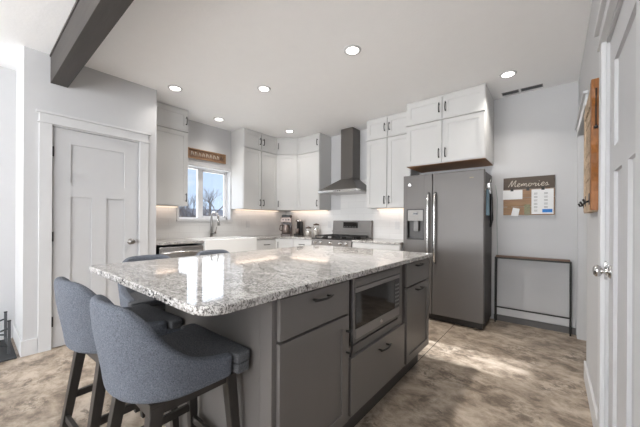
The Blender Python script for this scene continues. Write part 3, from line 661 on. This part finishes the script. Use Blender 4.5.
# ------------------------------------------------------------------ small things on the worktops
def cofy():
    x, y, z = -3.78, 3.70, .915
    t = thing('coffee_maker', 'black and brown drip coffee maker in the kitchen corner', 'coffee maker', (x, y, z))
    f = FR((x-.085, y-.10, z), (.78, .62, 0), (.62, -.78, 0))
    P = lambda u0, v0, w0, u1, v1, w1: fbox(MB(), f, u0, v0, w0, u1, v1, w1)
    P(0, 0, -.20, .19, .03, 0).build('base', M_copper, t, bevel=.005)
    P(.0, .03, -.20, .19, .37, -.12).build('body', M_copper, t, bevel=.008)
    P(.0, .24, -.119, .19, .33, .0).build('brew_head', M_coffeesteel, t, bevel=.006)
    P(.02, .331, -.118, .17, .375, -.02).build('lid', M_blackp, t, bevel=.006)
    for k in range(3):
        b = MB(); b.lathe(f.p(.045+k*.05, .285, 0), f.w, [(0, .014), (.006, .012)], 14); b.build('button', M_black, t)
    c = f.p(.095, .032, -.055); b = MB(); b.lathe(c, (0, 0, 1), [(0, .052), (.01, .058), (.09, .060), (.15, .045), (.165, .047)], 22); cf = b.build('carafe', M_coffeesteel, t)
    b = MB(); b.tube([f.p(.037, .19, -.03), f.p(-.01, .18, -.03), f.p(-.02, .10, -.03), f.p(.035, .07, -.03)], .009, 8); b.build('handle', M_copper, cf)
cofy()
x, y, z = -3.66, 3.86, .915
t = thing('coffee_grinder', 'dark appliance with silver top to the right of the coffee maker', 'coffee grinder', (x, y, z))
MB().box(x-.055, y-.075, z, x+.055, y+.075, z+.03).build('base', M_blackp, t, bevel=.005)
MB().box(x-.05, y-.0, z+.03, x+.05, y+.07, z+.25).build('body', M_blackp, t, bevel=.006)
b = MB(); b.lathe((x, y, z+.25), (0, 0, 1), [(0, .055), (.03, .057), (.035, .03), (.04, .03)], 20); b.build('lid', M_steel, t)
b = MB(); b.lathe((x, y-.035, z+.032), (0, 0, 1), [(0, .032), (.09, .034), (.095, .03)], 18); b.build('cup', M_coffeesteel, t)
for (x, y, h, r, lab) in ((-3.40, 3.84, .135, .056, 'shorter clear glass jar with dark lid, left of the range'), (-3.27, 3.90, .19, .054, 'taller clear glass jar with dark lid, left of the range')):
    t = thing('glass_jar', lab, 'jar', (x, y, .915), 'lidded jars beside the range')
    b = MB(); b.lathe((x, y, .9155), (0, 0, 1), [(0, r*.95), (.008, r), (h-.02, r), (h, r*.9)], 24); b.build('jar_body', M_jar, t)
    b = MB(); b.lathe((x, y, .9175), (0, 0, 1), [(0, r*.9), (h*.6, r*.92), (h*.62, r*.5)], 20); b.build('contents', mat('pale flour', (.72, .67, .62), .8), t)
    b = MB(); b.lathe((x, y, .9155+h), (0, 0, 1), [(0, r*.95), (.018, r*.95), (.022, r*.6), (.034, r*.2)], 24); b.build('lid', M_copper, t)
def outlet(name, fr, u, v, lab):
    t = thing(name, lab, 'outlet', fr.p(u, v-.06, 0), 'outlets on the backsplash')
    fbox(MB(), fr, u-.036, v-.058, 0, u+.036, v+.058, .006).build('cover_plate', M_trim, t, bevel=.002)
    for q in (-.022, .022): fbox(MB(), fr, u-.012, v+q-.013, .006, u+.012, v+q+.013, .0075).build('socket', M_cab, t, bevel=.001)
frb = FR((0, YB-.008, 0), WX, (0, -1, 0))
outlet('wall_outlet', frb, -3.06, 1.12, 'white outlet on the backsplash left of the range backguard')
outlet('wall_outlet', frb, -1.80, 1.12, 'white outlet on the backsplash between range and refrigerator')
outlet('wall_outlet', FR((XL+.008, 0, 0), W1, WX), 3.10, 1.12, 'white outlet on the backsplash right of the window')
# carved wooden sign above the window
sg = thing('wooden_sign', 'long carved brown wooden sign hung above the kitchen window', 'sign', (XL, 2.33, 2.10))
fs = FR((XL, 2.015, 0), W1, WX)
fbox(MB(), fs, .02, 2.115, .0, .615, 2.235, .008).build('board', M_carved, sg)
b = MB()
for (a, c, e_, g_) in ((0, 2.10, .022, 2.25), (.613, 2.10, .635, 2.25), (.022, 2.10, .613, 2.118), (.022, 2.232, .613, 2.25)): fbox(b, fs, a, c, .0, e_, g_, .022)
b.build('frame', M_signwood, sg, bevel=.002)
for k in range(9):
    b = MB(); u = .075+k*.060; b.tube([fs.p(u-.016, 2.145, .010), fs.p(u-.006, 2.20, .012), fs.p(u+.012, 2.185, .012), fs.p(u+.018, 2.148, .010)], .006, 6); b.build('letter_carving', M_letter if k < 8 else M_signdark, sg)

# ------------------------------------------------------------------ memories board, console table
mb_ = thing('memo_board', 'wooden pinboard reading Memories on the wall right of the refrigerator', 'memo board', (-.23, YB, 1.256))
fm = FR((-.467, YB, 0), WX, (0, -1, 0)); mw_ = .472
for i, (v0, v1, m) in enumerate(((1.258, 1.352, M_signwood), (1.356, 1.455, M_signwood), (1.459, 1.552, M_signwood), (1.556, 1.692, M_signdark))):
    fbox(MB(), fm, 0, v0, .006, mw_, v1, .022).build('plank', m, mb_, bevel=.001, seg=1)
b = MB(); fbox(b, fm, .04, 1.26, .0, .08, 1.69, .006); fbox(b, fm, .39, 1.26, .0, .43, 1.69, .006); b.build('batten', M_signwood, mb_)
strokes = {'M': [(0, 0), (.14, .45), (.26, 1), (.30, .35), (.36, .02), (.50, .55), (.66, 1), (.66, .35), (.74, .02), (.86, .12)],
 'e': [(0, .12), (.22, .22), (.36, .40), (.22, .50), (.08, .32), (.12, .08), (.28, .0), (.44, .12)],
 'm': [(0, .12), (.10, .45), (.12, .02), (.22, .42), (.32, .42), (.34, .02), (.44, .42), (.56, .42), (.56, .08), (.66, .02), (.74, .12)],
 'o': [(0, .12), (.10, .36), (.24, .46), (.10, .40), (.06, .12), (.22, .0), (.36, .14), (.32, .40), (.40, .36), (.50, .34)],
 'r': [(0, .12), (.12, .44), (.16, .36), (.30, .40), (.26, .08), (.34, .0), (.44, .12)],
 'i': [(0, .12), (.12, .42), (.12, .08), (.20, .0), (.30, .12)],
 's': [(0, .12), (.16, .46), (.26, .26), (.24, .04), (.08, .02), (.20, .06), (.44, .10)]}
cu = .045; sc = .088
for ch in 'Memories':
    ks = strokes[ch]; b = MB(); P = []
    for (q, w), (q2, w2) in zip(ks, ks[1:]):
        for k in range(4): P.append((q+(q2-q)*k/4, w+(w2-w)*k/4))
    P.append(ks[-1])
    P = [((P[max(0, i-1)][0]+P[i][0]+P[min(len(P)-1, i+1)][0])/3, (P[max(0, i-1)][1]+P[i][1]+P[min(len(P)-1, i+1)][1])/3) for i in range(len(P))]
    b.tube([fm.p(cu+(q+.25*w)*sc*1.03, 1.582+w*sc*.95, .0235) for q, w in P], .0034, 6)
    if ch == 'i': b.lathe(fm.p(cu+.25*sc, 1.582+.62*sc, .022), fm.w, [(0, .004), (.003, .004)], 8)
    b.build('letter', M_letter, mb_); cu += ks[-1][0]*sc*1.03
for u in (.085, .235, .37):
    b = MB(); fbox(b, fm, u-.014, 1.535, .022, u+.014, 1.562, .030); b.tube([fm.p(u-.012, 1.562, .027), fm.p(u, 1.578, .027), fm.p(u+.012, 1.562, .027)], .0025, 6); b.build('clip', M_black, mb_)
sheet('note_card', 'blank white card clipped at the upper left of the memories board', 'card', fbox(MB(), fm, -.006, 1.440, .0222, .185, 1.548, .0235), M_paper)
b = MB(); b.hexa([fm.p(.075, 1.250, .0222), fm.p(.145, 1.243, .0222), fm.p(.145, 1.243, .0232), fm.p(.075, 1.250, .0232)], [fm.p(.095, 1.345, .0222), fm.p(.160, 1.330, .0222), fm.p(.160, 1.330, .0232), fm.p(.095, 1.345, .0232)])
sheet('note_card', 'small tilted white note at the bottom of the memories board', 'card', b, M_paper)
sheet('photo_print', 'small dark green and yellow photo on the memories board beside the calendar', 'photo', fbox(MB(), fm, .202, 1.262, .0222, .258, 1.378, .0235), M_photo)
cal = thing('calendar_page', 'white printed calendar sheet with a blue block on the memories board', 'calendar', fm.p(.37, 1.268, .0222))
fbox(MB(), fm, .268, 1.268, .0222, .462, 1.545, .0235).build('sheet', M_paper, cal)
for c in range(2):
    for r in range(6):
        if c == 1 and r == 5: fbox(MB(), fm, .365, 1.286, .0236, .452, 1.322, .0240).build('printed_block', M_blue, cal)
        else:
            b = MB()
            for k in range(2): fbox(b, fm, .290+c*.09, 1.500-r*.038-k*.012, .0236, .322+c*.09, 1.505-r*.038-k*.012, .0238)
            b.build('printed_lines', M_ink, cal)
tb = thing('console_table', 'narrow console table with black pipe frame and wooden top against the back wall', 'table', (-.2, 3.96, 0))
tx0, tx1, ty0, ty1 = -.535, .135, 3.935, 4.005
MB().box(tx0+.004, ty0-.006, .768, tx1-.004, ty1+.006, .784).build('tabletop', M_tableW, tb, bevel=.002)
for x in (tx0, tx1):
    for y in (ty0, ty1): MB().box(x-.0075, y-.0075, 0, x+.0075, y+.0075, .765).build('leg', M_black, tb, bevel=.003)
b = MB()
for y in (ty0, ty1): b.box(tx0-.0075, y-.007, .750, tx1+.0075, y+.007, .767)
for x in (tx0, tx1): b.box(x-.008, ty0, .745, x+.008, ty1, .767)
b.build('top_rail', M_black, tb, bevel=.003)
b = MB(); b.box(tx0, ty0-.006, .175, tx1, ty0+.006, .19); b.build('lower_rail', M_black, tb, bevel=.002)

# ------------------------------------------------------------------ rustic wall piece by the right door
ra = thing('rustic_hook_board', 'honey-coloured rustic wooden board with black hooks hung on the right wall', 'hook board', (XR, 2.43, 1.23))
yn, yf_, z0, z1 = 2.165, 2.68, 1.243, 1.965
xf_ = XR-.036
NZ = 14; b = MB(); ring = []
for k in range(NZ+1):
    z = z0+(z1-z0)*k/NZ; wob = .012*math.sin(k*1.1)+.008*math.sin(k*2.7+1)
    ring.append((z, wob))
vs = []; fs_ = []
for z, w in ring: vs += [(XR-.001, yn+w*.6, z), (xf_, yn+w, z), (xf_, yn+.07+w*.5, z), (XR-.001, yn+.07, z)]
for k in range(NZ):
    for i in range(4): fs_.append((k*4+i, k*4+(i+1) % 4, k*4+4+(i+1) % 4, k*4+4+i))
fs_ += [(3, 2, 1, 0), tuple(NZ*4+i for i in range(4))]
b.add(vs, fs_, False).build('side_board', M_honey, ra, bevel=.002)
b = MB(); b.box(xf_, yf_-.06, z0, XR-.001, yf_, z1-.05); b.box(xf_-.002, yn+.075, z0-.008, XR-.001, yf_-.06, z0+.10); b.box(xf_, yn+.075, z1-.11, XR-.001, yf_-.06, z1-.03)
b.build('frame', M_rustic, ra, bevel=.004)
b = MB(); n = 16
for k in range(n):
    zz = z0+.10+(z1-z0-.22)*k/n; b.box(xf_+.004+.006*random.random(), yn+.075, zz, XR-.001, yf_-.06, zz+(z1-z0-.22)/n)
b.build('woven_panel', M_rustic, ra, bevel=.003)
for (yy, zz) in ((2.24, 1.305), (2.47, 1.305), (2.63, 1.30)):
    b = MB(); b.box(xf_-.004, yy-.012, zz-.03, xf_, yy+.012, zz+.035); b.tube([(xf_-.003, yy, zz-.01), (xf_-.020, yy, zz-.016), (xf_-.028, yy, zz+.002)], .006, 8); b.build('hook', M_black, ra)
b = MB(); b.tube([(xf_+.018, yn-.010, 1.905), (xf_+.017, yn-.014, 1.80), (xf_+.018, yn-.012, 1.70)], .003, 6); b.lathe((xf_+.018, yn-.012, 1.685), (0, 0, 1), [(0, .006), (.010, .010), (.02, .004)], 12); b.build('iron_pin', M_black, ra)

# ------------------------------------------------------------------ boot tray and metal rack by the pantry
tag(MB().box(-4.12, -.45, .001, -3.505, .262, .014).build('boot_tray', M_mat, bevel=.004), 'dark rubber tray on the floor at the left wall', 'tray')
rk = thing('metal_rack', 'dark grey metal rack standing on the dark floor tray', 'rack', (-3.75, .1, .014))
zt = .014
for (x, y, h) in ((-3.645, .225, .28), (-3.645, -.02, .34), (-4.02, .225, .28), (-4.02, -.02, .34)):
    MB().box(x-.010, y-.010, zt, x+.010, y+.010, zt+h).build('post', M_rack, rk, bevel=.002)
    MB().box(x-.012, y-.012, zt+h, x+.012, y+.012, zt+h+.008).build('cap', M_black, rk, bevel=.002)
for x in (-3.645, -4.02):
    b = MB(); b.tube([(x, .225, .235), (x, .12, .20), (x, .0, .26), (x, -.02, .30)], .008, 8); b.tube([(x, .225, .08), (x, .13, .11), (x, -.02, .24)], .008, 8); b.build('brace', M_rack, rk)
b = MB(); b.tube([(-3.645, .225, .06), (-4.02, .225, .06)], .008, 8); b.tube([(-3.645, -.02, .06), (-4.02, -.02, .06)], .008, 8); b.build('crossbar', M_rack, rk)

# ------------------------------------------------------------------ ceiling fixtures
spots = [((-1.362, 2.101), 'recessed ceiling light nearest the viewer, above the island'), ((-.365, 3.415), 'recessed ceiling light in front of the refrigerator cabinet, near the vent'),
         ((-2.529, 2.091), 'recessed ceiling light over the aisle between island and sink'), ((-3.30, 1.46), 'recessed ceiling light next to the pantry corner'),
         ((-3.80, 2.308), 'recessed ceiling light close to the kitchen window'), ((-3.385, 3.339), 'recessed ceiling light by the corner wall cabinets')]
PW = (14, 4, 14, 1.6, 2.0, 1.5)
for q_, ((x, y), lab) in enumerate(spots):
    t = thing('recessed_light', lab, 'ceiling light', (x, y, ZC), 'round recessed ceiling lights')
    b = MB(); b.lathe((x, y, ZC-.0005), (0, 0, -1), [(0, .076), (.005, .073), (.008, .058), (.004, .054)], 32); b.build('trim_ring', M_trim, t)
    b = MB(); b.lathe((x, y, ZC-.0062), (0, 0, -1), [(0, .052), (.0025, .050)], 32); b.build('diffuser', M_lamp, t)
    light('downlight', 'AREA', (x, y, ZC-.014), (0, 0, -1), PW[q_], (1, .95, .89), shape='DISK', size=.12, spread=math.radians(115))
for i, (x0, x1) in enumerate(((-.475, -.315), (-.295, -.10))):
    t = thing('ceiling_vent', ('narrow slot vent in the ceiling, left of the pair near the back wall', 'narrow slot vent in the ceiling, right of the pair near the back wall')[i], 'vent', ((x0+x1)/2, 3.925, ZC), 'slot vents in the ceiling')
    b = MB(); y0, y1 = 3.875, 3.955
    b.box(x0, y0, ZC-.006, x1, y0+.008, ZC-.0005); b.box(x0, y1-.008, ZC-.006, x1, y1, ZC-.0005); b.box(x0, y0+.008, ZC-.006, x0+.008, y1-.008, ZC-.0005); b.box(x1-.008, y0+.008, ZC-.006, x1, y1-.008, ZC-.0005)
    b.build('frame', M_ink, t)
    b = MB(); b.box(x0+.008, y0+.008, ZC-.003, x1-.008, y1-.008, ZC-.0008)
    for k in range(5): b.box(x0+.008, y0+.014+k*.012, ZC-.006, x1-.008, y0+.018+k*.012, ZC-.003)
    b.build('louvre', M_rack, t)

# ------------------------------------------------------------------ outdoors
struct(MB().box(-260, -160, -1.0, XL-.4, 260, -.6).build('ground', M_grass, origin=(0, 0, -1)))
def at(px, dist, z=-.6):
    a = YAW-math.atan((px-320)/FPX); return Vector((-math.sin(a)*dist, math.cos(a)*dist, z))
def tree(p, h, lab, seed):
    rnd = random.Random(seed); b = MB()
    def grow(q, d, ln, r, dep):
        n = 3; pts = [q]; 
        for i in range(n):
            d = (d+Vector((rnd.uniform(-.18, .18), rnd.uniform(-.18, .18), rnd.uniform(-.02, .12)))).normalized(); pts.append(pts[-1]+d*ln/n)
        b.tube(pts, [r*(1-.12*i)*.8 for i in range(n+1)], 5 if dep > 1 else 7)
        if dep < 5:
            for _ in range(3):
                dd_ = (d+Vector((rnd.uniform(-.9, .9), rnd.uniform(-.9, .9), rnd.uniform(-.15, .6)))).normalized(); grow(pts[-1 if _ else 2], dd_, ln*.68, r*.55, dep+1)
    grow(Vector(p), Vector((0, 0, 1)), h*.30, h*.028, 0)
    tag(b.build('bare_tree', M_bark, origin=p), lab, 'tree', 'bare winter trees outside the window')
tree(at(193, 15), 4.0, 'bare tree seen through the left pane of the kitchen window', 3)
tree(at(211, 20), 5.0, 'bare tree seen through the right pane of the kitchen window', 8)
tree(at(177, 22), 4.2, 'smaller bare tree at the left edge of the window view', 5)
def bush(p, r, h, lab, seed):
    rnd = random.Random(seed); b = MB(); p = Vector(p)
    for k in range(120):
        a = rnd.uniform(0, 6.28); q = Vector((math.cos(a), math.sin(a), 0))*r*rnd.random(); t_ = q*1.25+Vector((rnd.uniform(-.2, .2), rnd.uniform(-.2, .2), h*rnd.uniform(.6, 1)))
        b.tube([p+q*.4, p+(q+t_)/2, p+t_], [.05, .04, .015], 4)
    tag(b.build('bare_shrub', M_bush, origin=p), lab, 'shrub', 'leafless shrubs outside the window')
for i, (px, ds, r, h) in enumerate(((184, 25, .8, 2.2), (192, 28, .9, 2.4), (201, 31, 1.0, 2.6), (209, 34, 1.1, 2.7), (218, 25, .8, 2.2))):
    bush(at(px, ds), r, h, ('leafless shrub at the left edge of the window view', 'leafless shrub below the tree in the left pane', 'leafless shrub behind the window mullion', 'leafless shrub below the tree in the right pane', 'leafless shrub at the right side of the window view')[i], i+20)
def house(px, ds, w, h, lab, m):
    p = at(px, ds); t = thing('house', lab, 'house', p, 'houses far behind the window')
    d = 7; x, y = p.x, p.y
    MB().box(x-d/2, y-w/2, -.6, x+d/2, y+w/2, h).build('wall', m, t)
    MB().hexa([(x-d/2-.4, y-w/2-.4, h), (x+d/2+.4, y-w/2-.4, h), (x+d/2+.4, y+w/2+.4, h), (x-d/2-.4, y+w/2+.4, h)], [(x-.1, y-w/2-.4, h+1.0), (x+.1, y-w/2-.4, h+1.0), (x+.1, y+w/2+.4, h+1.0), (x-.1, y+w/2+.4, h+1.0)]).build('roof', M_roof, t)
    for k in (-.3, 0, .3): MB().box(x+d/2, y+k*w-.5, h-1.9, x+d/2+.05, y+k*w+.5, h-.7).build('window', M_blackg, t)
house(214, 46, 9, 1.9, 'tan house with grey roof beyond the right pane', M_house)
house(189, 60, 10, 1.9, 'distant pale house with grey roof beyond the left pane', M_fence)
fn = thing('board_fence', 'pale board fence across the yard outside the window', 'fence', at(195, 26))
p0, p1 = at(165, 21), at(235, 21)
dv = (p1-p0); nn = 14
for k in range(nn+1):
    q = p0+dv*k/nn; MB().box(q.x-.06, q.y-.06, -.6, q.x+.06, q.y+.06, .95).build('post', M_fence, fn)
b = MB(); w = Vector((-dv.y, dv.x, 0)).normalized()*.02
for z in (-.45, -.15, .15, .45, .72): b.hexa([p0+Vector((0, 0, .6+z))-w, p1+Vector((0, 0, .6+z))-w, p1+Vector((0, 0, .6+z))+w, p0+Vector((0, 0, .6+z))+w], [p0+Vector((0, 0, .82+z))-w, p1+Vector((0, 0, .82+z))-w, p1+Vector((0, 0, .82+z))+w, p0+Vector((0, 0, .82+z))+w])
b.build('board_panel', M_fence, fn)
